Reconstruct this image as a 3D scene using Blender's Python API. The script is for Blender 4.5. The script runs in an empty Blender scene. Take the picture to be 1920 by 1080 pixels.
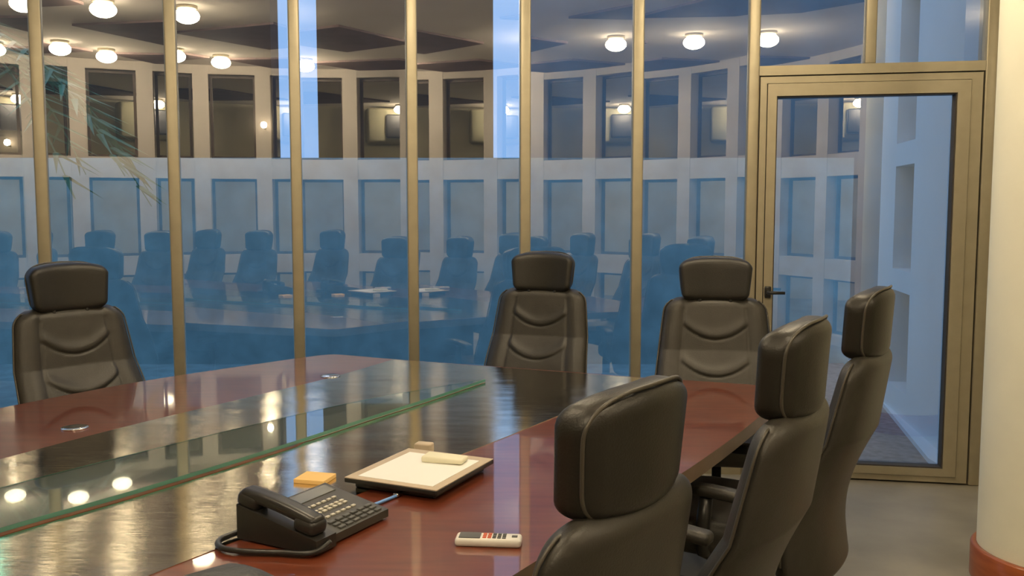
import bpy, bmesh, math, random
from mathutils import Vector, Matrix
random.seed(4)
S = bpy.context.scene
C = S.collection
PI = math.pi

# ------------------------------------------------------------------ camera
cam_d = bpy.data.cameras.new('camera')
cam_d.sensor_width = 36.0
cam_d.lens = 1750 / 1920 * 36.0
cam_d.clip_start = 0.05
cam = bpy.data.objects.new('camera', cam_d)
C.objects.link(cam)
cam.location = (0, 0, 1.47)
cam.rotation_euler = (math.radians(90 - 4.95), 0, 0)
S.camera = cam

# ------------------------------------------------------------------ view and world
S.view_settings.view_transform = 'Standard'
S.view_settings.look = 'None'
S.view_settings.gamma = 1
S.view_settings.use_curve_mapping = False
S.view_settings.exposure = 0.0

LAMP = 140.0                       # emission of each ceiling globe
LAMP_COL = (1.0, 0.83, 0.56)
world = bpy.data.worlds.new('dusk_sky')
S.world = world
world.use_nodes = True
wn, wl = world.node_tree.nodes, world.node_tree.links
wn.clear()
w_out = wn.new('ShaderNodeOutputWorld')
w_bg = wn.new('ShaderNodeBackground')
w_tc = wn.new('ShaderNodeTexCoord')
w_sp = wn.new('ShaderNodeSeparateXYZ')
w_rp = wn.new('ShaderNodeValToRGB')
w_rp.color_ramp.elements[0].position = 0.0
w_rp.color_ramp.elements[0].color = (0.22, 0.43, 0.80, 1)
w_rp.color_ramp.elements[1].position = 0.7
w_rp.color_ramp.elements[1].color = (0.34, 0.56, 0.98, 1)
wl.new(w_tc.outputs['Generated'], w_sp.inputs[0])
wl.new(w_sp.outputs['Z'], w_rp.inputs[0])
wl.new(w_rp.outputs[0], w_bg.inputs['Color'])
w_bg.inputs['Strength'].default_value = 1.75
wl.new(w_bg.outputs[0], w_out.inputs[0])

# ------------------------------------------------------------------ materials
def mat(name, col, rough=0.5, metal=0.0, noise=0.0, nscale=8.0, bump=0.0, bscale=60.0, coat=0.0, coat_rough=0.05,
        stretch=None, spec=None, emit=None, estr=0.0, trans=0.0, ior=1.45, col2=None, detail=4.0):
    m = bpy.data.materials.new(name)
    m.use_nodes = True
    nt = m.node_tree
    b = nt.nodes['Principled BSDF']
    b.inputs['Base Color'].default_value = (*col, 1)
    b.inputs['Roughness'].default_value = rough
    b.inputs['Metallic'].default_value = metal
    b.inputs['IOR'].default_value = ior
    if spec is not None: b.inputs['Specular IOR Level'].default_value = spec
    if coat:
        b.inputs['Coat Weight'].default_value = coat
        b.inputs['Coat Roughness'].default_value = coat_rough
    if trans: b.inputs['Transmission Weight'].default_value = trans
    if emit:
        b.inputs['Emission Color'].default_value = (*emit, 1)
        b.inputs['Emission Strength'].default_value = estr
    tc = nt.nodes.new('ShaderNodeTexCoord')
    mp = nt.nodes.new('ShaderNodeMapping')
    nt.links.new(tc.outputs['Object'], mp.inputs[0])
    if stretch: mp.inputs['Scale'].default_value = stretch
    if noise or col2:
        n = nt.nodes.new('ShaderNodeTexNoise'); n.inputs['Scale'].default_value = nscale; n.inputs['Detail'].default_value = detail
        nt.links.new(mp.outputs[0], n.inputs['Vector'])
        r = nt.nodes.new('ShaderNodeValToRGB')
        r.color_ramp.elements[0].position = 0.3; r.color_ramp.elements[1].position = 0.7
        lo = col2 if col2 else tuple(c * (1 - noise) for c in col)
        hi = col if col2 else tuple(min(1, c * (1 + noise)) for c in col)
        r.color_ramp.elements[0].color = (*lo, 1); r.color_ramp.elements[1].color = (*hi, 1)
        nt.links.new(n.outputs['Fac'], r.inputs[0]); nt.links.new(r.outputs[0], b.inputs['Base Color'])
    if bump:
        n2 = nt.nodes.new('ShaderNodeTexNoise'); n2.inputs['Scale'].default_value = bscale; n2.inputs['Detail'].default_value = 3
        nt.links.new(mp.outputs[0], n2.inputs['Vector'])
        bp = nt.nodes.new('ShaderNodeBump'); bp.inputs['Strength'].default_value = bump; bp.inputs['Distance'].default_value = 0.01
        nt.links.new(n2.outputs['Fac'], bp.inputs['Height']); nt.links.new(bp.outputs[0], b.inputs['Normal'])
    return m

M = {}
M['ceiling'] = mat('ceiling_paint', (0.88, 0.82, 0.76), 0.9, noise=0.03, nscale=3)
M['ceiling_dark'] = mat('dark_ceiling_panel', (0.22, 0.16, 0.15), 0.8, noise=0.1, nscale=5)
M['cream'] = mat('cream_paint', (0.90, 0.87, 0.70), 0.8, noise=0.02, nscale=6, bump=0.05, bscale=80)
M['lattice'] = mat('white_lattice_paint', (0.66, 0.60, 0.54), 0.85, noise=0.03, nscale=4)
M['back_wall'] = mat('beige_wall_paint', (0.76, 0.71, 0.55), 0.85, noise=0.06, nscale=2)
M['brown_frame'] = mat('brown_window_frame', (0.10, 0.07, 0.045), 0.5)
M['floor'] = mat('grey_stone_tile', (0.27, 0.25, 0.20), 0.42, noise=0.24, nscale=2.2, bump=0.04, bscale=14, detail=6)
M['alu'] = mat('champagne_aluminium', (0.38, 0.335, 0.235), 0.42, metal=0.45, noise=0.05, nscale=12)
M['alu_dark'] = mat('gap_shade_and_bead', (0.045, 0.035, 0.025), 0.6)
M['wood'] = mat('red_mahogany', (0.19, 0.045, 0.018), 0.30, noise=0, nscale=3.0, stretch=(2.0, 14.0, 1.0), col2=(0.13, 0.028, 0.011), coat=0.9, coat_rough=0.035)
M['wood_base'] = mat('skirting_wood', (0.36, 0.10, 0.03), 0.35, nscale=6, stretch=(1, 1, 8), col2=(0.26, 0.065, 0.02), coat=0.3)
M['edge'] = mat('table_edge_band', (0.20, 0.14, 0.095), 0.35, noise=0.08, nscale=10)
M['dark_wood'] = mat('dark_pedestal', (0.05, 0.03, 0.022), 0.4, noise=0.15, nscale=6)
M['leather'] = mat('charcoal_leather', (0.032, 0.029, 0.023), 0.42, noise=0.08, nscale=25, bump=0.10, bscale=260)
M['leather_shaded'] = mat('shaded_leather', (0.018, 0.0165, 0.013), 0.40, noise=0.08, nscale=25, bump=0.10, bscale=260)  # same leather, darkened to put the headrest's shade into its colour
M['piping'] = mat('leather_piping', (0.065, 0.058, 0.045), 0.38)
M['black'] = mat('black_plastic', (0.02, 0.019, 0.017), 0.35)
M['black_soft'] = mat('dark_grey_plastic', (0.045, 0.042, 0.034), 0.38)
M['chrome'] = mat('chrome', (0.75, 0.75, 0.74), 0.12, metal=1.0)
M['paper'] = mat('white_paper', (0.93, 0.92, 0.88), 0.8)
M['tan'] = mat('tan_border', (0.55, 0.45, 0.33), 0.55, noise=0.05, nscale=20)
M['ivory'] = mat('ivory_block', (0.86, 0.82, 0.62), 0.6)
M['sticky'] = mat('orange_paper', (0.88, 0.58, 0.22), 0.7)
M['remote'] = mat('white_remote', (0.82, 0.80, 0.74), 0.35)
M['grey_dark'] = mat('grey_keypad', (0.09, 0.09, 0.085), 0.5)
M['red_key'] = mat('red_key', (0.62, 0.14, 0.07), 0.5)
M['key'] = mat('pale_key', (0.72, 0.68, 0.58), 0.5)
M['lcd'] = mat('phone_display', (0.13, 0.13, 0.11), 0.18)
M['blue_wire'] = mat('blue_wire', (0.18, 0.38, 0.80), 0.4)
M['ac'] = mat('air_conditioner_casing', (0.40, 0.38, 0.27), 0.5)
M['ac_dark'] = mat('air_conditioner_grille', (0.05, 0.05, 0.055), 0.6)
M['out_wall'] = mat('blue_grey_render', (0.26, 0.38, 0.38), 0.95, noise=0.16, nscale=5, detail=8)
M['out_annex'] = mat('slate_render', (0.11, 0.18, 0.21), 0.95, noise=0.15, nscale=3, detail=6)
M['out_white'] = mat('white_render', (0.86, 0.84, 0.82), 0.9, noise=0.03, nscale=3)
M['out_ground'] = mat('gravel_paving', (0.34, 0.27, 0.24), 0.95, noise=0.25, nscale=22, detail=8)
M['out_paving'] = mat('blue_grey_paving', (0.25, 0.36, 0.36), 0.9, noise=0.18, nscale=6, detail=8)
M['out_dark'] = mat('dark_brown_render', (0.035, 0.028, 0.022), 0.95, noise=0.3, nscale=2)
M['leaf'] = mat('palm_leaf', (0.07, 0.20, 0.11), 0.5, noise=0.3, nscale=6)
M['bark'] = mat('palm_bark', (0.09, 0.07, 0.05), 0.9, noise=0.3, nscale=20)

def brushed():
    m = mat('brushed_steel', (0.76, 0.70, 0.58), 0.06, metal=1.0)
    nt = m.node_tree; b = nt.nodes['Principled BSDF']
    tc = [n for n in nt.nodes if n.type == 'TEX_COORD'][0]
    def layer(rot, sc, detail, dist, prev):
        mp = nt.nodes.new('ShaderNodeMapping'); nt.links.new(tc.outputs['Object'], mp.inputs[0])
        mp.inputs['Rotation'].default_value = (0, 0, rot); mp.inputs['Scale'].default_value = sc
        n = nt.nodes.new('ShaderNodeTexNoise'); n.inputs['Scale'].default_value = 1.0; n.inputs['Detail'].default_value = detail
        nt.links.new(mp.outputs[0], n.inputs['Vector'])
        bp = nt.nodes.new('ShaderNodeBump'); bp.inputs['Strength'].default_value = 1.0; bp.inputs['Distance'].default_value = dist
        nt.links.new(n.outputs['Fac'], bp.inputs['Height'])
        if prev: nt.links.new(prev.outputs[0], bp.inputs['Normal'])
        return bp
    p = layer(0.15, (3.0, 8, 1), 1, 0.0020, None)          # gentle waviness of the sheet
    p = layer(0.05, (4, 700, 1), 2, 0.00013, p)            # fine brushing lines
    nt.links.new(p.outputs[0], b.inputs['Normal'])
    return m
M['steel'] = brushed()
M['satin'] = mat('satin_metal_bed', (0.40, 0.36, 0.29), 0.45, metal=0.6, noise=0.05, nscale=10)

def pane_mat(name, ior, tint):
    m = bpy.data.materials.new(name); m.use_nodes = True
    nt = m.node_tree; nt.nodes.clear()
    o = nt.nodes.new('ShaderNodeOutputMaterial'); mx = nt.nodes.new('ShaderNodeMixShader')
    fr = nt.nodes.new('ShaderNodeFresnel'); fr.inputs['IOR'].default_value = ior
    t = nt.nodes.new('ShaderNodeBsdfTransparent'); t.inputs['Color'].default_value = (*tint, 1)
    g = nt.nodes.new('ShaderNodeBsdfGlossy'); g.inputs['Roughness'].default_value = 0.0; g.inputs['Color'].default_value = (1, 1, 1, 1)
    nt.links.new(fr.outputs[0], mx.inputs[0]); nt.links.new(t.outputs[0], mx.inputs[1]); nt.links.new(g.outputs[0], mx.inputs[2])
    nt.links.new(mx.outputs[0], o.inputs[0])
    return m
def clear_mat(name, tint):
    m = bpy.data.materials.new(name); m.use_nodes = True
    nt = m.node_tree; nt.nodes.clear()
    o = nt.nodes.new('ShaderNodeOutputMaterial'); t = nt.nodes.new('ShaderNodeBsdfTransparent')
    t.inputs['Color'].default_value = (*tint, 1); nt.links.new(t.outputs[0], o.inputs[0])
    return m
M['pane'] = pane_mat('coated_window_glass', 3.5, (0.82, 0.84, 0.84))
M['pane_clear'] = clear_mat('window_glass_rear', (1, 1, 1))
M['table_glass'] = mat('table_glass', (0.80, 0.90, 0.86), 0.02, trans=1.0, ior=1.52)
M['glass_edge'] = mat('green_glass_edge', (0.10, 0.27, 0.22), 0.15, spec=0.8)
def lamp_mat():
    m = bpy.data.materials.new('lamp_globe'); m.use_nodes = True
    nt = m.node_tree; nt.nodes.clear()
    o = nt.nodes.new('ShaderNodeOutputMaterial'); e = nt.nodes.new('ShaderNodeEmission')
    e.inputs['Color'].default_value = (*LAMP_COL, 1); e.inputs['Strength'].default_value = LAMP
    nt.links.new(e.outputs[0], o.inputs[0]); return m
M['lamp'] = lamp_mat()

# ------------------------------------------------------------------ mesh helpers
def tag(o, label=None, cat=None, group=None, kind=None):
    if label: o['label'] = label
    if cat: o['category'] = cat
    if group: o['group'] = group
    if kind: o['kind'] = kind
    return o
def empty(name, loc=(0, 0, 0), rz=0.0, parent=None):
    o = bpy.data.objects.new(name, None); C.objects.link(o)
    o.location = loc; o.rotation_euler = (0, 0, rz); o.empty_display_size = 0.1
    if parent: o.parent = parent
    return o
def copy_tree(o, parent=None):
    c = o.copy(); C.objects.link(c)
    if parent is not None: c.parent = parent
    for ch in list(o.children): copy_tree(ch, c)
    return c

class MB:
    def __init__(s): s.v = []; s.f = []; s.m = []; s.sm = []
    def add(s, vs, fs, mi=0, smooth=False):
        k = len(s.v); s.v += [tuple(v) for v in vs]
        for f in fs: s.f.append([i + k for i in f]); s.m.append(mi); s.sm.append(smooth)
        return s
    def box(s, x0, x1, y0, y1, z0, z1, mi=0, mtx=None):
        vs = [Vector((x, y, z)) for z in (z0, z1) for y in (y0, y1) for x in (x0, x1)]
        if mtx is not None: vs = [mtx @ v for v in vs]
        return s.add(vs, [(0, 2, 3, 1), (4, 5, 7, 6), (0, 1, 5, 4), (2, 6, 7, 3), (0, 4, 6, 2), (1, 3, 7, 5)], mi)
    def bar(s, a, b, w, d, z0, z1, mi=0):
        """box along the ground line a-b, w wide across it"""
        a = Vector(a); b = Vector(b); t = (b - a).normalized(); n = Vector((-t.y, t.x))
        p = [a + n * d, b + n * d, b + n * (d + w), a + n * (d + w)]
        vs = [(q.x, q.y, z0) for q in p] + [(q.x, q.y, z1) for q in p]
        return s.add(vs, [(3, 2, 1, 0), (4, 5, 6, 7), (0, 1, 5, 4), (1, 2, 6, 5), (2, 3, 7, 6), (3, 0, 4, 7)], mi)
    def prism(s, poly, z0, z1, mi=0, mside=None):
        n = len(poly); ar = sum(poly[i][0] * poly[(i + 1) % n][1] - poly[(i + 1) % n][0] * poly[i][1] for i in range(n))
        if ar < 0: poly = poly[::-1]
        vs = [(p[0], p[1], z0) for p in poly] + [(p[0], p[1], z1) for p in poly]
        s.add(vs, [list(range(n))[::-1], list(range(n, 2 * n))], mi)
        s.add(vs, [(i, (i + 1) % n, (i + 1) % n + n, i + n) for i in range(n)], mi if mside is None else mside)
        return s
    def tube(s, pts, r, n=10, mi=0, cap=True):
        pts = [Vector(p) for p in pts]; rs = r if isinstance(r, (list, tuple)) else [r] * len(pts)
        k = len(s.v); up = Vector((0, 0, 1)); rings = []
        prev = None
        for i, p in enumerate(pts):
            t = (pts[min(i + 1, len(pts) - 1)] - pts[max(i - 1, 0)]).normalized()
            if prev is None:
                a = t.cross(up) if abs(t.z) < .9 else t.cross(Vector((1, 0, 0)))
            else: a = prev - t * prev.dot(t)
            a.normalize(); prev = a; b = t.cross(a)
            rings.append([p + (a * math.cos(2 * PI * j / n) + b * math.sin(2 * PI * j / n)) * rs[i] for j in range(n)])
        vs = [v for rg in rings for v in rg]
        fs = [(i * n + j, i * n + (j + 1) % n, (i + 1) * n + (j + 1) % n, (i + 1) * n + j) for i in range(len(pts) - 1) for j in range(n)]
        s.add(vs, fs, mi, True)
        if cap:
            m = len(pts) - 1
            s.add(rings[0], [list(range(n))[::-1]], mi); s.add(rings[m], [list(range(n))], mi)
        return s
    def lathe(s, prof, n=32, mi=0, c=(0, 0), smooth=True):
        vs = [(c[0] + r * math.cos(2 * PI * j / n), c[1] + r * math.sin(2 * PI * j / n), z) for r, z in prof for j in range(n)]
        fs = [(i * n + j, i * n + (j + 1) % n, (i + 1) * n + (j + 1) % n, (i + 1) * n + j) for i in range(len(prof) - 1) for j in range(n)]
        return s.add(vs, fs, mi, smooth)
    def rbox(s, w, d, h, r, c=(0, 0, 0), fn=None, mi=0, seg=4, cuts=0, mtx=None):
        bm = bmesh.new(); bmesh.ops.create_cube(bm, size=1)
        for v in bm.verts: v.co = Vector((v.co.x * w, v.co.y * d, v.co.z * h))
        bmesh.ops.bevel(bm, geom=list(bm.edges), offset=r, segments=seg, affect='EDGES', profile=0.5)
        if cuts:
            for ax in range(3):
                L = (w, d, h)[ax]
                for i in range(1, cuts + 1):
                    co = Vector((0, 0, 0)); co[ax] = -L / 2 + r + (L - 2 * r) * i / (cuts + 1); no = Vector((0, 0, 0)); no[ax] = 1
                    bmesh.ops.bisect_plane(bm, geom=bm.verts[:] + bm.edges[:] + bm.faces[:], plane_co=co, plane_no=no)
        vs = []
        for v in bm.verts:
            q = v.co.copy()
            if fn: q = Vector(fn(q))
            q = q + Vector(c)
            if mtx is not None: q = mtx @ q
            vs.append(q)
        bm.verts.index_update()
        s.add(vs, [[v.index for v in f.verts] for f in bm.faces], mi, True); bm.free()
        return s
    def build(s, name, mats, parent=None, loc=None, rz=None, fix=True):
        me = bpy.data.meshes.new(name)
        me.from_pydata(s.v, [], s.f)
        if not isinstance(mats, (list, tuple)): mats = [mats]
        for m in mats: me.materials.append(m)
        for p, mi, sm in zip(me.polygons, s.m, s.sm): p.material_index = mi; p.use_smooth = sm
        if fix:
            bm = bmesh.new(); bm.from_mesh(me); bmesh.ops.remove_doubles(bm, verts=bm.verts, dist=1e-6)
            bmesh.ops.recalc_face_normals(bm, faces=bm.faces); bm.to_mesh(me); bm.free()
        o = bpy.data.objects.new(name, me); C.objects.link(o)
        if parent: o.parent = parent
        if loc: o.location = loc
        if rz is not None: o.rotation_euler = (0, 0, rz)
        return o
def struct(name, mb, m, label=None, parent=None):
    o = mb.build(name, m, parent)
    if parent is None: o['kind'] = 'structure'
    if label: o['label'] = label
    return o
def rotz(a): return Matrix.Rotation(a, 4, 'Z')

H = 3.10
# ------------------------------------------------------------------ glass partition nodes (faceted arc)
NODES = [(-2.311, 4.616), (-1.734, 4.823), (-1.143, 4.980), (-0.539, 5.084), (0.071, 5.136), (0.683, 5.135), (1.293, 5.080), (2.451, 4.873)]
ang = 0.3455
px_, py_ = NODES[0]; ext = []
for i in range(4):
    ang += 0.087
    px_ -= .6123 * math.cos(ang); py_ -= .6123 * math.sin(ang); ext.append((px_, py_))
ALL = ext[::-1] + NODES

# ------------------------------------------------------------------ room shell
struct('floor', MB().prism([(-6, -7.6), (6.5, -7.6), (6.5, 4.2), (2.62, 4.88)] + [(p[0], p[1] + .05) for p in ALL[::-1]] + [(-6, ALL[0][1])], -0.1, 0), M['floor'],
       'grey stone tile floor under the long table')
struct('ceiling', MB().prism([(-6, -7.6), (6.5, -7.6), (6.5, 4.2), (2.62, 4.88)] + [(p[0], p[1] + .05) for p in ALL[::-1]] + [(-6, ALL[0][1])], H, H + .15), M['ceiling'])
DIA = [[(-1.02, .62), (-.33, 1.50), (.50, .87), (-.02, .14)],
       [(-.28, -.75), (.60, -.18), (1.68, -.78), (.80, -1.42)],
       [(.45, 2.10), (1.15, 2.80), (2.15, 2.45), (1.30, 2.02)],
       [(-1.9, -1.0), (-1.2, -.35), (-.45, -.72), (-1.1, -1.55)],
       [(-2.4, 1.3), (-1.75, 2.1), (-1.2, 1.6), (-1.75, .9)],
       [(-1.2, -4.2), (.2, -3.5), (1.4, -4.3), (.2, -5.0)],
       [(1.6, -3.6), (2.6, -2.9), (3.9, -3.7), (2.6, -4.3)]]
for i, d in enumerate(DIA):
    struct('trim_%d' % (i + 1), MB().prism(d, H - .02, H), M['ceiling_dark'], 'dark brown diamond panel set in the ceiling')
struct('wall_left', MB().box(-6.1, -6.0, -7.6, ALL[0][1], 0, H).bar((-6.0, ALL[0][1]), ALL[0], .1, 0, 0, H), M['cream'])
struct('wall_right', MB().box(6.4, 6.5, -7.6, 4.3, 0, H).bar((2.52, 4.90), (6.4, 4.22), .1, 0, 0, H), M['cream'])

# lattice wall behind the camera: white curved grid of posts and bands
LC = [(-2.52, -1.16), (-1.82, -1.38), (-1.13, -1.46), (-.43, -1.39), (.23, -1.18), (.84, -.84), (1.37, -.38), (1.80, .17), (2.10, .80)]
CW = .175
lat = MB()
LC = [Vector(p) for p in LC]
def tang(i):
    a = LC[max(0, i - 1)]; b = LC[min(len(LC) - 1, i + 1)]; return (b - a).normalized()
for i, p in enumerate(LC):
    tg = tang(i); lat.bar(p - tg * CW / 2, p + tg * CW / 2, .2, -.2, 0, H)
BANDS = [(0, .10), (.70, .914), (1.80, 2.034), (3.0, H)]
for i in range(len(LC) - 1):
    a = LC[i] + tang(i) * CW / 2; b = LC[i + 1] - tang(i + 1) * CW / 2
    for z0, z1 in BANDS: lat.bar(a, b, .19, -.195, z0, z1)
struct('wall_back', lat, M['lattice'], 'white lattice wall of square openings mirrored in the glass')
struct('wall_partition', MB().bar((-6, -1.0), LC[0] - tang(0) * .12, .15, -.2, 0, H), M['cream'])
wn_i = 20
for i in range(len(LC) - 1):
    a = LC[i] + tang(i) * CW / 2; b = LC[i + 1] - tang(i + 1) * CW / 2; tg = (b - a).normalized()
    for (z0, z1) in ((.10, .70), (.914, 1.80), (2.034, 3.0)):
        wn_i += 1
        w = MB(); t = .03
        w.bar(a, a + tg * t, .03, -.16, z0, z1).bar(b - tg * t, b, .03, -.16, z0, z1)
        w.bar(a + tg * t, b - tg * t, .03, -.16, z0, z0 + t).bar(a + tg * t, b - tg * t, .03, -.16, z1 - t, z1)
        struct('window_%d' % wn_i, w, M['brown_frame'])
# room beyond the lattice
struct('wall_far', MB().bar((-6, -5.9), (6.4, -5.1), .1, 0, 0, H), M['back_wall'])
RZF = math.atan2(.8, 12.4)
ac = empty('air_conditioner', (1.62, -5.25, 2.78), RZF + PI)
tag(ac, 'beige air conditioner unit with dark grille, mirrored beside the strips of sky', 'air conditioner')
MB().rbox(.86, .26, .56, .05, (0, -.15, 0)).build('casing', M['ac'], ac)
MB().rbox(.48, .02, .38, .03, (-.12, -.285, -.01)).build('grille', M['ac_dark'], ac)
# round column with timber skirting at the right
col = struct('column', MB().lathe([(.29, 0), (.29, H)], 64, c=(2.14, 3.55)), M['cream'], 'round cream column at the right of the room')
struct('baseboard_right', MB().lathe([(.312, 0), (.312, .125), (.306, .133), (.289, .133), (.289, 0)], 64, c=(2.14, 3.55)), M['wood_base'], 'orange brown timber skirting round the cream column')

# ------------------------------------------------------------------ glass partition
def mullion(i, p, tdir, z0=0.0, z1=H):
    a = math.atan2(tdir[1], tdir[0])
    mb = MB(); mx = Matrix.Translation((p[0], p[1], 0)) @ rotz(a)
    mb.rbox(.058, .09, z1 - z0, .008, (0, 0, (z0 + z1) / 2), seg=3, mtx=mx)
    return struct('trim_%d' % i, mb, M['alu'], 'champagne aluminium mullion of the glass wall')
YAW = [0, 0, 0, .74, .51, -.47, .10, .35, -.23, -.46, 0]        # small settling angle of each pane, degrees
def pane(mb, a, b, z0, z1, yaw=0.0):
    a = Vector(a); b = Vector(b); c = (a + b) / 2; t = (b - a).normalized(); L = (b - a).length
    al = math.atan2(t.y, t.x) + math.radians(yaw)
    t = Vector((math.cos(al), math.sin(al))); n = Vector((-t.y, t.x))
    p = [c - t * L / 2, c + t * L / 2]
    fr = [(q.x, q.y, z) for z in (z0, z1) for q in p]
    bk = [(q.x + n.x * .008, q.y + n.y * .008, z) for z in (z0, z1) for q in p]
    vs = fr + bk
    mb.add(vs, [(0, 1, 3, 2)], 0)
    mb.add(vs, [(4, 6, 7, 5), (0, 4, 5, 1), (2, 3, 7, 6), (0, 2, 6, 4), (1, 5, 7, 3)], 1)
    return mb
ti = 10; wi = 0
for i in range(len(ALL) - 1):
    a, b = Vector(ALL[i]), Vector(ALL[i + 1]); t = (b - a).normalized()
    if i > 0: tp = (Vector(ALL[i]) - Vector(ALL[i - 1])).normalized(); td = (t + tp).normalized()
    else: td = t
    ti += 1; mullion(ti, a, td)
    if i == len(ALL) - 2: break
    wi += 1
    struct('window_%d' % wi, pane(MB(), a + t * .02, b - t * .02, .06, H, YAW[i]), [M['pane'], M['pane_clear']], 'tall pane of the curved glass wall')
    ti += 1; struct('trim_%d' % ti, MB().bar(a + t * .03, b - t * .03, .08, -.04, 0, .07), M['alu'])
    ti += 1; struct('trim_%d' % ti, MB().bar(a + t * .03, b - t * .03, .08, -.04, H - .06, H), M['alu'])
# door bay
a, b = Vector(ALL[-2]), Vector(ALL[-1]); t = (b - a).normalized(); n = Vector((-t.y, t.x)); L = (b - a).length
rzd = math.atan2(t.y, t.x)
ti += 1; mullion(ti, b, t)
ZT = 2.165
ti += 1; struct('trim_%d' % ti, MB().bar(a + t * .029, b - t * .029, .09, -.045, ZT, ZT + .05), M['alu'], 'aluminium transom over the glass door')
mid = (a + b) / 2
ti += 1; mb = MB(); mb.rbox(.055, .08, H - ZT - .05, .006, (0, 0, (H + ZT + .05) / 2), mtx=Matrix.Translation((mid.x, mid.y, 0)) @ rotz(rzd))
struct('trim_%d' % ti, mb, M['alu'], 'short mullion above the glass door')
YD = -.41
for (p, q) in ((a + t * .02, mid - t * .02), (mid + t * .02, b - t * .02)):
    wi += 1; struct('window_%d' % wi, pane(MB(), p, q, ZT + .05, H, YD), [M['pane'], M['pane_clear']], 'small pane above the door')
door = empty('door_1', (a.x, a.y, 0), rzd); door['kind'] = 'structure'; door['label'] = 'aluminium framed glass door with black lever handle'
def ring(mb, x0, x1, z0, z1, w, y0, y1, mi=0, wb=None, wr=None, wt=None):
    """mitred picture-frame ring in the xz plane"""
    wb = w if wb is None else wb; wr = w if wr is None else wr; wt = w if wt is None else wt
    O = [(x0, z0), (x1, z0), (x1, z1), (x0, z1)]; I = [(x0 + w, z0 + wb), (x1 - wr, z0 + wb), (x1 - wr, z1 - wt), (x0 + w, z1 - wt)]
    vs = [(x, y0, z) for x, z in O] + [(x, y0, z) for x, z in I] + [(x, y1, z) for x, z in O] + [(x, y1, z) for x, z in I]
    fs = []
    for k in range(4):
        l = (k + 1) % 4
        fs += [(k, l, 4 + l, 4 + k), (8 + l, 8 + k, 12 + k, 12 + l), (k, 8 + k, 8 + l, l), (4 + k, 4 + l, 12 + l, 12 + k)]
    return mb.add(vs, fs, mi)
x0, x1 = .029, L - .031
fr = ring(MB(), x0, x1, .002, ZT - .002, .060, -.020, .03, 1, wb=.05, wr=.08)  # dark backing ring, widened to colour in the shade of the door gaps
fr.build('gap_shade_ring', [M['alu'], M['alu_dark']], door)
ring(MB(), x0 + .006, x1 - .008, .012, ZT - .008, .034, -.048, .03, wb=.03, wr=.055).build('door_frame', M['alu'], door)
lf = ring(MB(), x0 + .044, x1 - .067, .046, ZT - .046, .046, -.060, .03, wb=.041, wr=.064, wt=.064)
lf.build('leaf_frame', M['alu'], door)
ring(MB(), x0 + .090, x1 - .131, .087, ZT - .110, .006, -.050, .02).build('glazing_bead', M['alu_dark'], door)
pm = MB()
yp = math.tan(math.radians(YD)) * .5
vs = [(x0 + .088, -yp, .08), (x1 - .129, yp, .08), (x0 + .088, -yp, ZT - .108), (x1 - .129, yp, ZT - .108)]
vs += [(x, y + .008, z) for x, y, z in vs]
pm.add(vs, [(0, 1, 3, 2)], 0).add(vs, [(4, 6, 7, 5), (0, 4, 5, 1), (2, 3, 7, 6), (0, 2, 6, 4), (1, 5, 7, 3)], 1)
dp = pm.build('door_pane', [M['pane'], M['pane_clear']], door)
hd = MB(); zc = 1.015
hd.rbox(.034, .014, .062, .006, (.095, -.067, zc)).build('handle_plate', M['black'], door)
MB().tube([(.095, -.07, zc), (.095, -.105, zc), (.103, -.113, zc), (.180, -.113, zc)], [.010, .010, .010, .008], 10).build('door_handle', M['black'], door)

# ------------------------------------------------------------------ ceiling lamps
def lamp(name='ceiling_lamp'):
    t = empty(name, (0, 0, H))
    MB().lathe([(0.001, 0), (.085, 0), (.085, -.02), (.075, -.028), (.001, -.028)], 32).build('lamp_base', M['alu'], t)
    MB().lathe([(.001, -.142)] + [(.10 * math.sin(a), -.08 - .062 * math.cos(a)) for a in [PI * k / 16 for k in range(1, 13)]] + [(.058, -.028)], 32).build('lamp_globe', M['lamp'], t)
    return t
LAMPS = [(-1.12, 1.82, 'round glass ceiling lamp, brightest of those mirrored at the upper left'),
         (.95, 1.16, 'round glass ceiling lamp mirrored three times on the right of the glass wall'),
         (-.86, -.37, 'round glass ceiling lamp mirrored near the leftmost mullion'),
         (-.36, -.57, 'round glass ceiling lamp mirrored beside the tall strip of sky'),
         (1.67, -4.76, 'ceiling lamp seen small through the upper openings of the white lattice'),
         (1.15, 3.52, 'ceiling lamp near the round cream column, above the door side'),
         (-.35, 3.62, 'added unseen fill lamp over the far end of the table'),  # added to even out the room light, not a known fitting
         (3.0, 1.35, 'added fill lamp out of view on the column side'),  # added out of view to brighten the column
         (4.2, -3.5, 'added hidden fill lamp far right in the room beyond the lattice'),  # added fill light for the far room, placed where no pane mirrors it
         (-4.5, -4.1, 'added hidden fill lamp far left in the room beyond the lattice')]  # second added fill light for the far room, likewise unseen
l0 = lamp()
for i, (x, y, lb) in enumerate(LAMPS):
    o = l0 if i == 0 else copy_tree(l0)
    o.location = (x, y, H); tag(o, lb, 'ceiling lamp', 'round ceiling lamps')

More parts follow.
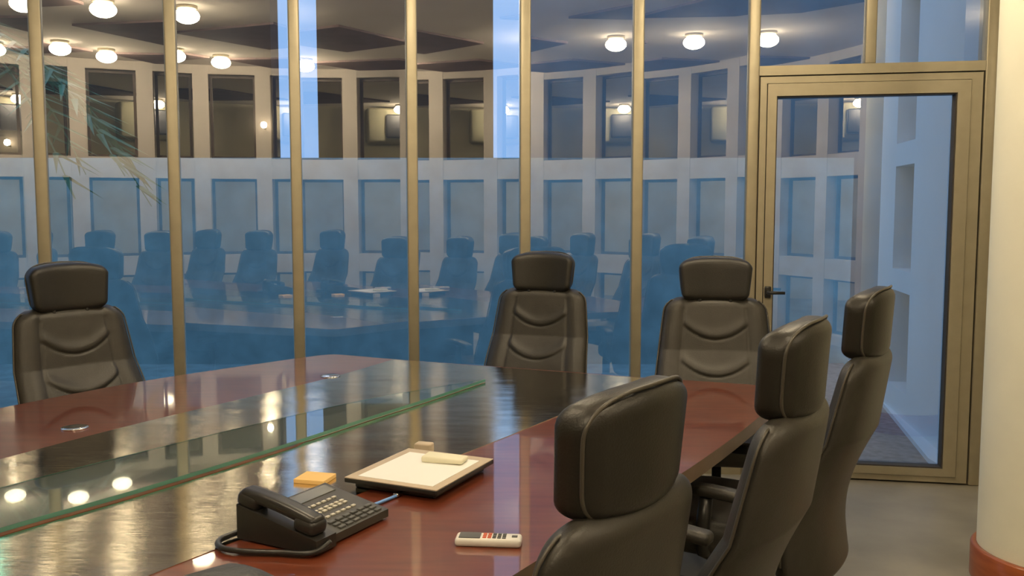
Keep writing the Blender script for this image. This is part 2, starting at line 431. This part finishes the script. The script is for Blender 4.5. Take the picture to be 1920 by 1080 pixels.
# ------------------------------------------------------------------ table
def smooth_poly(pts, n=6):
    out = []; m = len(pts)
    for i in range(m - 1):
        p0, p1, p2, p3 = [Vector(pts[max(0, min(m - 1, i + k))]) for k in (-1, 0, 1, 2)]
        for k in range(n):
            u = k / n
            out.append(tuple(.5 * ((2 * p1) + (p2 - p0) * u + (2 * p0 - 5 * p1 + 4 * p2 - p3) * u * u + (3 * p1 - p0 - 3 * p2 + p3) * u ** 3)))
    out.append(tuple(pts[-1])); return out
near = [(-1.26, -.55), (-.92, .12), (-.50, .92), (0, 1.773), (.485, 2.52), (.88, 3.22), (1.03, 3.58)]
corner1 = [(1.03, 3.58), (1.045, 3.66), (1.02, 3.72), (.96, 3.76)]
end = [(.96, 3.76), (.68, 3.87), (.49, 3.94), (.30, 4.03), (-.14, 4.215), (-.46, 4.345), (-.82, 4.52)]
corner2 = [(-.82, 4.52), (-.87, 4.535), (-.92, 4.52), (-.97, 4.475)]
far = [(-.97, 4.475), (-1.18, 4.25), (-1.54, 3.82), (-1.84, 3.31), (-2.20, 2.60), (-2.60, 1.75), (-2.95, .95), (-3.05, .60)]
back = [(-3.05, .60), (-2.2, .0), (-1.26, -.55)]
out = smooth_poly(near)[:-1] + smooth_poly(corner1, 3)[:-1] + smooth_poly(end)[:-1] + smooth_poly(corner2, 3)[:-1] + smooth_poly(far)[:-1] + back[:-1]
TZ = .75
table = empty('conference_table', (-.9, 2.0, 0))
tag(table, 'long mahogany conference table with brushed steel centre band and glass inlay', 'table')
TO = Vector((-.9, 2.0))
def T(ps): return [(p[0] - TO.x, p[1] - TO.y) for p in ps]
top = MB().prism(T(out), TZ - .045, TZ, 0, 1).build('tabletop', [M['wood'], M['edge']], table)
mup = smooth_poly([(-2.40, .55), (-2.05, 1.35), (-1.74, 2.02), (-1.465, 2.618), (-1.27, 3.02), (-1.02, 3.46), (-.77, 3.90), (-.565, 4.375)])
mlo = smooth_poly([(.575, 3.885), (.444, 3.654), (.125, 3.12), (-.099, 2.749), (-.40, 2.27), (-.711, 1.773), (-1.10, 1.10), (-1.55, .25), (-1.72, -.05)])
MB().prism(T(mup + mlo), TZ - .001, TZ + .0015).build('steel_band', M['steel'], table)
lup = [(-2.05, .30), (-1.98, .72), (-1.80, 1.24), (-1.56, 1.80), (-1.293, 2.304), (-1.088, 2.63), (-.808, 3.04), (-.50, 3.43), (-.11, 3.80)]
llo = [(-.11, 3.80), (-.30, 3.43), (-.468, 3.13), (-.70, 2.70), (-.947, 2.282), (-1.134, 2.0), (-1.40, 1.52), (-1.70, .92), (-1.90, .52), (-2.05, .30)]
lens = smooth_poly(lup)[:-1] + smooth_poly(llo)[:-1]
cl = Vector((-1.05, 2.15)); ax = Vector((.53, .848)); axn = Vector((.848, -.53))
def grow(ps, g):
    r = []
    for p in ps:
        d = Vector(p) - cl; s = d.dot(axn)
        r.append((p[0] + axn.x * g * (1 if s > 0 else -1), p[1] + axn.y * g * (1 if s > 0 else -1)))
    return r
MB().prism(T(grow(lens, .016)), TZ + .001, TZ + .0025).build('inlay_border', M['wood'], table)
MB().prism(T(grow(lens, -.004)), TZ + .0025, TZ + .0032).build('inlay_bed', M['satin'], table)
MB().prism(T(lens), TZ + .0035, TZ + .0145, 0, 1).build('glass_inlay', [M['table_glass'], M['glass_edge']], table)
ra = math.atan2(.848, .53)
for k in (-1.35, 0.0, 1.35):
    c = cl + ax * k
    MB().rbox(.12, .9, TZ - .045, .02, (0, 0, (TZ - .045) / 2), mtx=Matrix.Translation((c.x - TO.x, c.y - TO.y, 0)) @ rotz(ra)).build('pedestal', M['dark_wood'], table)
mx = Matrix.Translation((cl.x - TO.x, cl.y - TO.y, 0)) @ rotz(ra)
MB().box(-1.30, 1.30, -.02, .02, .12, .60, mtx=mx).build('modesty_panel', M['dark_wood'], table)
for g in ((-1.429, 3.0), (-.774, 3.935), (-.45, 1.55)):
    MB().lathe([(.001, .0), (.042, 0), (.042, .004), (.034, .006), (.001, .006)], 28).build('cable_grommet', M['chrome'], table, loc=(g[0] - TO.x, g[1] - TO.y, TZ + (.0015 if g[0] > -.7 else 0)))

# ------------------------------------------------------------------ chairs (front of the chair looks along local +y)
def backrest_mesh():
    mb = MB(); NR, NS = 120, 96; edge = []
    z0, z1 = .37, 1.055
    rings = []
    for i in range(NR + 1):
        v = i / NR; z = z0 + (z1 - z0) * v
        hw = .280 - .012 * v - .043 * max(0, (v - .30) / .70) ** 1.2
        hw *= 1 - .07 * max(0, (.12 - v) / .12)
        if v > .90: hw = hw - .085 * (1 - math.sqrt(max(0, 1 - ((v - .90) / .10) ** 2)))
        if v < .05: hw = hw - .05 * (1 - math.sqrt(max(0, 1 - ((.05 - v) / .05) ** 2)))
        yc = -.262 - .128 * v + .050 * math.sin(PI * min(1, v / .65)) * (1 if v < .65 else 0)
        th = .064 - .022 * v
        if v > .94: th *= math.sqrt(max(.02, 1 - ((v - .94) / .06) ** 2))
        if v < .05: th *= math.sqrt(max(.05, 1 - ((.05 - v) / .05) ** 2))
        rg = []
        for j in range(NS):
            if j < 68: u = 1 - 2 * j / 67.0; front = True; u = math.sin(u * PI / 2 * .86) / math.sin(PI / 2 * .86)
            else: u = -1 + 2 * (j - 67) / (NS - 67.0); front = False; u = math.sin(u * PI / 2) if abs(u) < 1 else u
            x = hw * u
            y = th * max(0.0, 1 - abs(u) ** (5.0 if front else 3.2)) ** .55
            if not front: y = -y
            elif abs(u) < .97:   # front of the cushion: seams and padding
                dd = -.0035 * math.exp(-((abs(u) - .60) / .014) ** 2) * (1 if v < .93 else 0)
                if abs(u) < .62:
                    fd = min(1, (.62 - abs(u)) / .08)
                    for zc in (.862, .700):
                        dz = z - (zc + .064 * (u / .6) ** 2)
                        dd -= .008 * fd * math.exp(-(dz / .0045) ** 2)
                        dd += .007 * fd * math.exp(-((dz - .024) / .020) ** 2)
                else: dd += .008 * math.sin(PI * (abs(u) - .62) / .38)
                y += dd
            y += .030 * (x / .26) ** 2 * (1 - .5 * v)      # dished towards the sitter
            rg.append((x, yc + y, z))
        rings.append(rg)
        if .12 < v < .985 and i % 3 == 0: edge.append((hw + .002, yc + .012 + .030 * (hw / .26) ** 2 * (1 - .5 * v), z))
    vs = [p for r in rings for p in r]
    fs = [(i * NS + j, i * NS + (j + 1) % NS, (i + 1) * NS + (j + 1) % NS, (i + 1) * NS + j) for i in range(NR) for j in range(NS)]
    mb.add(vs, fs, 0, True); mb.add(rings[0], [list(range(NS))[::-1]], 0); mb.add(rings[-1], [list(range(NS))], 0)
    loop = edge + [(-x, y, z) for x, y, z in edge[::-1]]
    return mb, MB().tube(loop, .0035, 8)
def make_chair():
    root = empty('office_chair')
    MB().lathe([(.001, .10), (.045, .10), (.045, .14), (.030, .15), (.030, .28), (.020, .28), (.020, .40), (.001, .40)], 20).build('gas_lift', M['black'], root)
    MB().rbox(.24, .24, .045, .012, (0, 0, .41)).build('tilt_mechanism', M['black'], root)
    b = MB()
    for k in range(5):
        a = 2 * PI * k / 5 + .3; d = Vector((math.cos(a), math.sin(a)))
        b.tube([(d.x * .03, d.y * .03, .115), (d.x * .18, d.y * .18, .105), (d.x * .265, d.y * .265, .078)], [.030, .022, .015], 8)
    b.build('star_base', M['black'], root)
    for k in range(5):
        a = 2 * PI * k / 5 + .3; d = Vector((math.cos(a), math.sin(a))); nn = Vector((-d.y, d.x))
        c = MB(); cx, cy = d.x * .265, d.y * .265
        c.tube([(cx, cy, .085), (cx, cy, .045)], .008, 8)
        for s in (-1, 1):
            p = Vector((cx, cy, .028)) + Vector((nn.x, nn.y, 0)) * .008 * s; q = p + Vector((nn.x, nn.y, 0)) * .014 * s
            c.tube([p, q], .028, 16)
        c.build('caster', M['black'], root)
    def seatf(q):
        u = q.y / .25
        return (q.x * (1 - .05 * (u < 0) * abs(u)), q.y, q.z - .03 * max(0, u - .5) ** 2 * 2 + .018 * (q.x / .26) ** 2 * (q.z > 0))
    st = MB().rbox(.52, .50, .10, .045, (0, .02, .475), seatf, seg=5, cuts=6).build('seat', M['leather'], root)
    bm_, pm_ = backrest_mesh(); br = bm_.build('backrest', M['leather'], root); pm_.build('piping', M['piping'], br)
    # headrest cushion with piping round its rear edge
    lean = .10
    def hf(q):
        v = q.z / .2 + .5
        x = q.x * (1 - .10 * (1 - v) - .03 * max(0, v - .85) / .15)
        arch = -.016 * abs(q.x / .16) ** 3 * (q.z / .1 + .3)
        return (x, q.y + .030 * (q.x / .16) ** 2 + (-.012 * v), q.z + arch)
    hr = MB().rbox(.338, .080, .205, .032, (0, -.385, 1.137), hf, seg=6, cuts=6).build('headrest', M['leather_shaded'], root)
    ring_ = []
    for k in range(65):
        a = 2 * PI * k / 64; cx, sx = math.cos(a), math.sin(a)
        q = Vector((.1675 * math.copysign(abs(cx) ** .36, cx), -.026, .1035 * math.copysign(abs(sx) ** .36, sx)))
        q = Vector(hf(q)); ring_.append(q + Vector((0, -.385, 1.137)))
    MB().tube(ring_, .0035, 8, cap=False).build('piping', M['piping'], hr)
    for s in (-1, 1):
        MB().rbox(.018, .05, .12, .007, (s * .07, -.372, 1.02)).build('headrest_post', M['black'], root)
    for s in (-1, 1):
        ar = MB()
        ar.tube([(s * .215, .02, .43), (s * .252, .03, .45), (s * .264, .03, .52), (s * .264, .02, .62)], [.020, .022, .022, .020], 10)
        ar.build('arm_support', M['black'], root)
        MB().rbox(.056, .30, .034, .015, (s * .262, .035, .640), lambda q: (q.x, q.y, q.z - .010 * (q.y / .15) ** 2), seg=4, cuts=4).build('armrest', M['leather'], root)
    return root

LATN = Vector((.545, .838)); FACE_N = Vector((-.838, .545)); FACE_F = Vector((.838, -.545)); FACE_E = Vector((-.47, -.883))
CHAIRS = [  # headrest x, y, facing, label
    (.195, 1.46, (-.815, .58), 'dark leather office chair with its back to us, nearest on the right'),
    (.610, 1.94, (-.865, .50), 'dark leather office chair on the near side, second one back, headrest seen edge on'),
    (1.055, 2.70, (-.855, .52), 'dark leather office chair on the near side standing closest to the glass door'),
    (-.245, .50, (-.838, .545), 'dark leather office chair of which only the headrest top shows at the bottom edge'),
    (-.62, -.10, (-.838, .545), 'office chair behind the camera, mirrored just left of the third glass pane'),
    (-1.02, -.78, (-.838, .545), 'office chair at the table foot, seen only mirrored at far left'),
    (-1.87, 3.90, (.78, -.626), 'dark leather office chair alone at the far left side of the table'),
    (.165, 4.82, (-.34, -.94), 'dark leather office chair at the table end, in the middle of the glass wall'),
    (.945, 4.33, (-.16, -.987), 'dark leather office chair at the table end directly left of the glass door'),
]
c0 = make_chair()
for i, (hx, hy, fc, lb) in enumerate(CHAIRS):
    o = c0 if i == 0 else copy_tree(c0)
    f = Vector(fc).normalized()
    o.location = (hx + f.x * .385, hy + f.y * .385, 0)
    o.rotation_euler = (0, 0, math.atan2(f.y, f.x) - PI / 2)
    tag(o, lb, 'chair', 'leather office chairs round the table')

for ch in c0.children:            # the nearest chair is set a little lower on its gas lift
    if ch.name.split('.')[0] not in ('star_base', 'caster', 'gas_lift'): ch.location.z = -.044

# ------------------------------------------------------------------ things on the table
# desk telephone: local x across, y towards its back
ph = empty('desk_telephone', (-.405, 1.89, TZ + .0015), math.atan2(.88, .47)); ph.scale = (1.1, 1, 1)
tag(ph, 'black corded desk telephone with white-marked keys on the table', 'telephone')
def wedge(mb, x0, x1, y0, y1, za, zb, z0=0.0, mi=0):
    vs = [(x0, y0, z0), (x1, y0, z0), (x1, y1, z0), (x0, y1, z0), (x0, y0, za), (x1, y0, za), (x1, y1, zb), (x0, y1, zb)]
    return mb.add(vs, [(3, 2, 1, 0), (4, 5, 6, 7), (0, 1, 5, 4), (1, 2, 6, 5), (2, 3, 7, 6), (3, 0, 4, 7)], mi)
wedge(MB(), .0, .228, 0, .185, .022, .058, .004).build('phone_body', M['black_soft'], ph)
wedge(MB(), -.016, .042, -.012, .208, .032, .078, .003).build('handset_cradle', M['black'], ph)
def slope(y): return .022 + (.058 - .022) * y / .185
hs = MB()
ysl = math.atan2(.042, .217)
mh = Matrix.Translation((.010, .106, .072)) @ Matrix.Rotation(ysl, 4, 'X')
hs.rbox(.041, .21, .026, .011, (0, 0, .008), lambda q: (q.x, q.y, q.z + .005 * (1 - (q.y / .1) ** 2)), cuts=5, mtx=mh)
hs.rbox(.048, .060, .036, .014, (0, .080, -.002), mtx=mh)
hs.rbox(.048, .060, .036, .014, (0, -.080, -.002), mtx=mh)
hs.build('handset', M['black'], ph)
wedge(MB(), .075, .215, .142, .176, slope(.142) + .002, slope(.176) + .002, .02).build('display', M['lcd'], ph)
kb = 0
for r, yy in enumerate((.118, .096, .086, .062)):
    for k in range(7):
        x = .078 + k * .0165
        MB().box(x, x + .010, yy - .0035, yy + .0035, slope(yy), slope(yy) + .003).build('phone_key', M['key'], ph)
for r in range(3):
    for k in range(6):
        x = .078 + k * .0235; yy = .012 + r * .014
        MB().rbox(.018, .010, .006, .0015, (x + .009, yy, slope(yy) + .001)).build('function_key', M['grey_dark'], ph)
cd = smooth_poly([(.02, -.016, .020), (-.022, -.006, .010), (-.045, .06, .0075), (-.072, .13, .0075), (-.078, .185, .0075), (-.050, .222, .0075), (.0, .218, .010), (.015, .205, .020)], 8)
MB().tube(cd, .0062, 10).build('phone_cord', M['black'], ph)

# document tray with paper
A0 = Vector((-.439, 2.335)); ux = Vector((.241, -.111)); uy = Vector((.156, .283))
tr = empty('desk_pad', (-.24, 2.425, TZ + .0018), math.atan2(ux.y, ux.x))
tag(tr, 'black writing pad tray with tan border beside the telephone', 'desk pad')
MB().rbox(.235, .275, .016, .004, (0, 0, .008)).build('pad_base', M['black'], tr)
MB().rbox(.272, .318, .012, .003, (0, 0, .022)).build('pad_frame', M['black'], tr)
MB().rbox(.270, .316, .003, .001, (0, 0, .029)).build('pad_border', M['tan'], tr)
pp = MB().box(-.108, .112, -.137, .120, 0, .0012).build('paper_sheet', M['paper'], None, (-.24, 2.425, TZ + .0322), math.atan2(ux.y, ux.x))
tag(pp, 'blank white paper sheet lying on the tan bordered pad', 'paper')
pc = MB().rbox(.118, .055, .016, .006, (0, 0, .008), lambda q: (q.x, q.y, q.z * (1 - .2 * q.x / .06))).build('eraser', M['ivory'], None, (-.182, 2.480, TZ + .0336), -.30)
tag(pc, 'pale ivory eraser block resting on the white paper sheet', 'eraser')
pb = MB().rbox(.052, .035, .030, .006, (0, 0, .015)).build('small_box', M['tan'], None, (-.258, 2.69, TZ + .0017), -.3)
tag(pb, 'small beige box standing behind the tan bordered pad', 'box')
sn = empty('sticky_note_pad', (-.520, 2.412, TZ + .0016), -.25)
tag(sn, 'orange yellow sticky note pad between telephone and tan bordered pad', 'notepad')
MB().rbox(.086, .076, .011, .0012, (0, 0, .0055)).build('notes', M['sticky'], sn)
uw = empty('usb_cable', (-.30, 2.235, TZ + .0018), 0)
tag(uw, 'short blue cable end poking out from under the black pad', 'cable')
MB().tube(smooth_poly([(-.045, -.055, .004), (-.02, -.02, .004), (.012, .03, .004), (.03, .07, .004)]), .004, 8).build('wire', M['blue_wire'], uw)
MB().rbox(.016, .034, .009, .003, (0, 0, .0055), mtx=Matrix.Translation((.018, .045, 0)) @ rotz(-.5)).build('connector', M['chrome'], uw)

rm = empty('remote_control', (-.050, 1.947, TZ + .0001), -.09)
tag(rm, 'white remote control with grey and red keys beside the nearest chair', 'remote control')
MB().rbox(.142, .046, .018, .007, (0, 0, .009), seg=4).build('remote_body', M['remote'], rm)
MB().rbox(.046, .034, .002, .0008, (-.040, 0, .0186)).build('screen', M['grey_dark'], rm)
for r in range(3):
    for k in range(5):
        MB().rbox(.008, .007, .002, .0008, (-.008 + k * .0105, -.011 + r * .011, .0188)).build('remote_key', M['red_key'] if k < 2 else M['grey_dark'], rm)
MB().rbox(.012, .010, .002, .0008, (.056, 0, .0188)).build('power_key', M['grey_dark'], rm)

# ------------------------------------------------------------------ outside the glass
struct('ground', MB().box(-14, 2.0, 5.6, 13, -.12, -.02).prism([(-14, 2), (-4.2, 2), (-4.2, 5.6), (-14, 5.6)], -.12, -.02), M['out_paving'], 'blue grey paving outside the glass wall at dusk')
struct('path', MB().prism([(1.0, 5.25), (2.40, 5.05), (2.42, 5.31), (2.76, 6.85), (3.2, 9.0), (2.0, 9.0), (2.0, 5.6), (1.0, 5.6)], -.05, -.01), M['out_ground'], 'brown gravel path outside the door')
struct('kerb', MB().prism([(2.415, 5.2), (2.415, 5.31), (2.76, 6.85), (3.2, 8.8), (3.4, 8.8), (2.95, 6.85), (2.62, 5.2)], -.05, .02), M['out_white'], 'white kerb along the outside wall')
struct('wall_outside', MB().box(-14, 3.2, 8.8, 9.0, -.1, 1.93), M['out_wall'], 'blue grey garden wall beyond the glass')
struct('wall_annex', MB().box(.10, 8, 9.1, 9.4, -.1, 5), M['out_annex'], 'slate blue building beyond the glass')
bl = MB()
bl.box(-14, -2.36, 9.3, 9.6, -.1, 5).box(-1.91, -.19, 9.3, 9.6, -.1, 5)
struct('building', bl, M['out_dark'], 'dark brown building beyond the garden wall')
# white wall with recessed openings running away from the door
WA = Vector((2.478, 5.05)); WB = Vector((2.83, 7.2)); wt = (WB - WA).normalized(); WL = (WB - WA).length
ow = MB()
def wq(s): return WA + wt * s
s0, s1 = 1.215, 1.72
ow.bar(wq(0), wq(s0), -.25, 0, -.1, 3.4).bar(wq(s1), wq(WL), -.25, 0, -.1, 3.4)
for z0, z1 in ((-.1, .20), (.88, 1.03), (1.76, 1.92), (3.0, 3.4)): ow.bar(wq(s0), wq(s1), -.25, 0, z0, z1)
struct('wall_side', ow, M['out_white'], 'white outside wall with tall recessed openings')
k = 60
for z0, z1 in ((.20, .88), (1.03, 1.76), (1.92, 3.0)):
    k += 1; struct('window_%d' % k, MB().bar(wq(s0), wq(s1), -.03, -.15, z0, z1), M['brown_frame'], 'brown shuttered opening in the white outside wall')

# palm at the left outside
def palm(x, y, z, label, seed):
    random.seed(seed)
    t = empty('palm_tree', (x, y, -.02)); tag(t, label, 'palm tree')
    MB().tube([(0, 0, 0), (.05, .02, z * .5), (0, 0, z)], [.13, .10, .09], 12).build('trunk', M['bark'], t)
    for kf in range(13):
        a = 2 * PI * kf / 13 + random.uniform(-.2, .2); L_ = random.uniform(1.2, 1.6); up = random.uniform(.2, .9)
        d = Vector((math.cos(a), math.sin(a), 0)); nn = Vector((-d.y, d.x, 0))
        pts = [Vector((0, 0, z)) + d * L_ * u + Vector((0, 0, up * u - 1.5 * u * u)) for u in [i / 8 for i in range(9)]]
        fm = MB().tube(pts, [.016 - .0015 * i for i in range(9)], 6)
        for i in range(1, 9):
            for sgn in (-1, 1):
                for h in (0, .5):
                    p = pts[i - 1].lerp(pts[i], h); w = .42 * math.sin(PI * min(.95, (i + h) / 9.5))
                    tip = p + nn * sgn * w + d * .20 + Vector((0, 0, -.16))
                    e = d * .028
                    fm.add([p - e, p + e, tip, p + Vector((0, 0, .008))], [(0, 1, 2), (0, 2, 3), (1, 3, 2)])
        fm.build('frond', M['leaf'], t, fix=False)
palm(-4.15, 6.8, 2.75, 'dark green palm tree outside behind the leftmost pane', 3)

fl = bpy.data.lights.new('garden_floodlight', 'POINT'); fl.energy = 20; fl.color = (.35, 1.0, .80); fl.shadow_soft_size = .15
fo = bpy.data.objects.new('garden_floodlight', fl); C.objects.link(fo); fo.location = (-4.6, 7.7, 3.5)

# small lamps outside
def garden_lamp(x, y, z, label):
    t = empty('garden_lamp', (x, y, 0)); tag(t, label, 'garden lamp', 'small garden lamps outside')
    MB().tube([(0, .06, z), (0, 0, z), (0, 0, z + .01)], .008, 8).build('bracket', M['black'], t)
    MB().lathe([(.001, z), (.022, z + .01), (.030, z + .03), (.022, z + .055), (.001, z + .062)], 16).build('bulb', M['lamp'], t)
garden_lamp(-4.95, 9.24, 2.07, 'tiny garden lamp glowing under the palm at far left')
garden_lamp(-2.43, 9.24, 2.24, 'tiny bright garden lamp just left of the strip of sky')
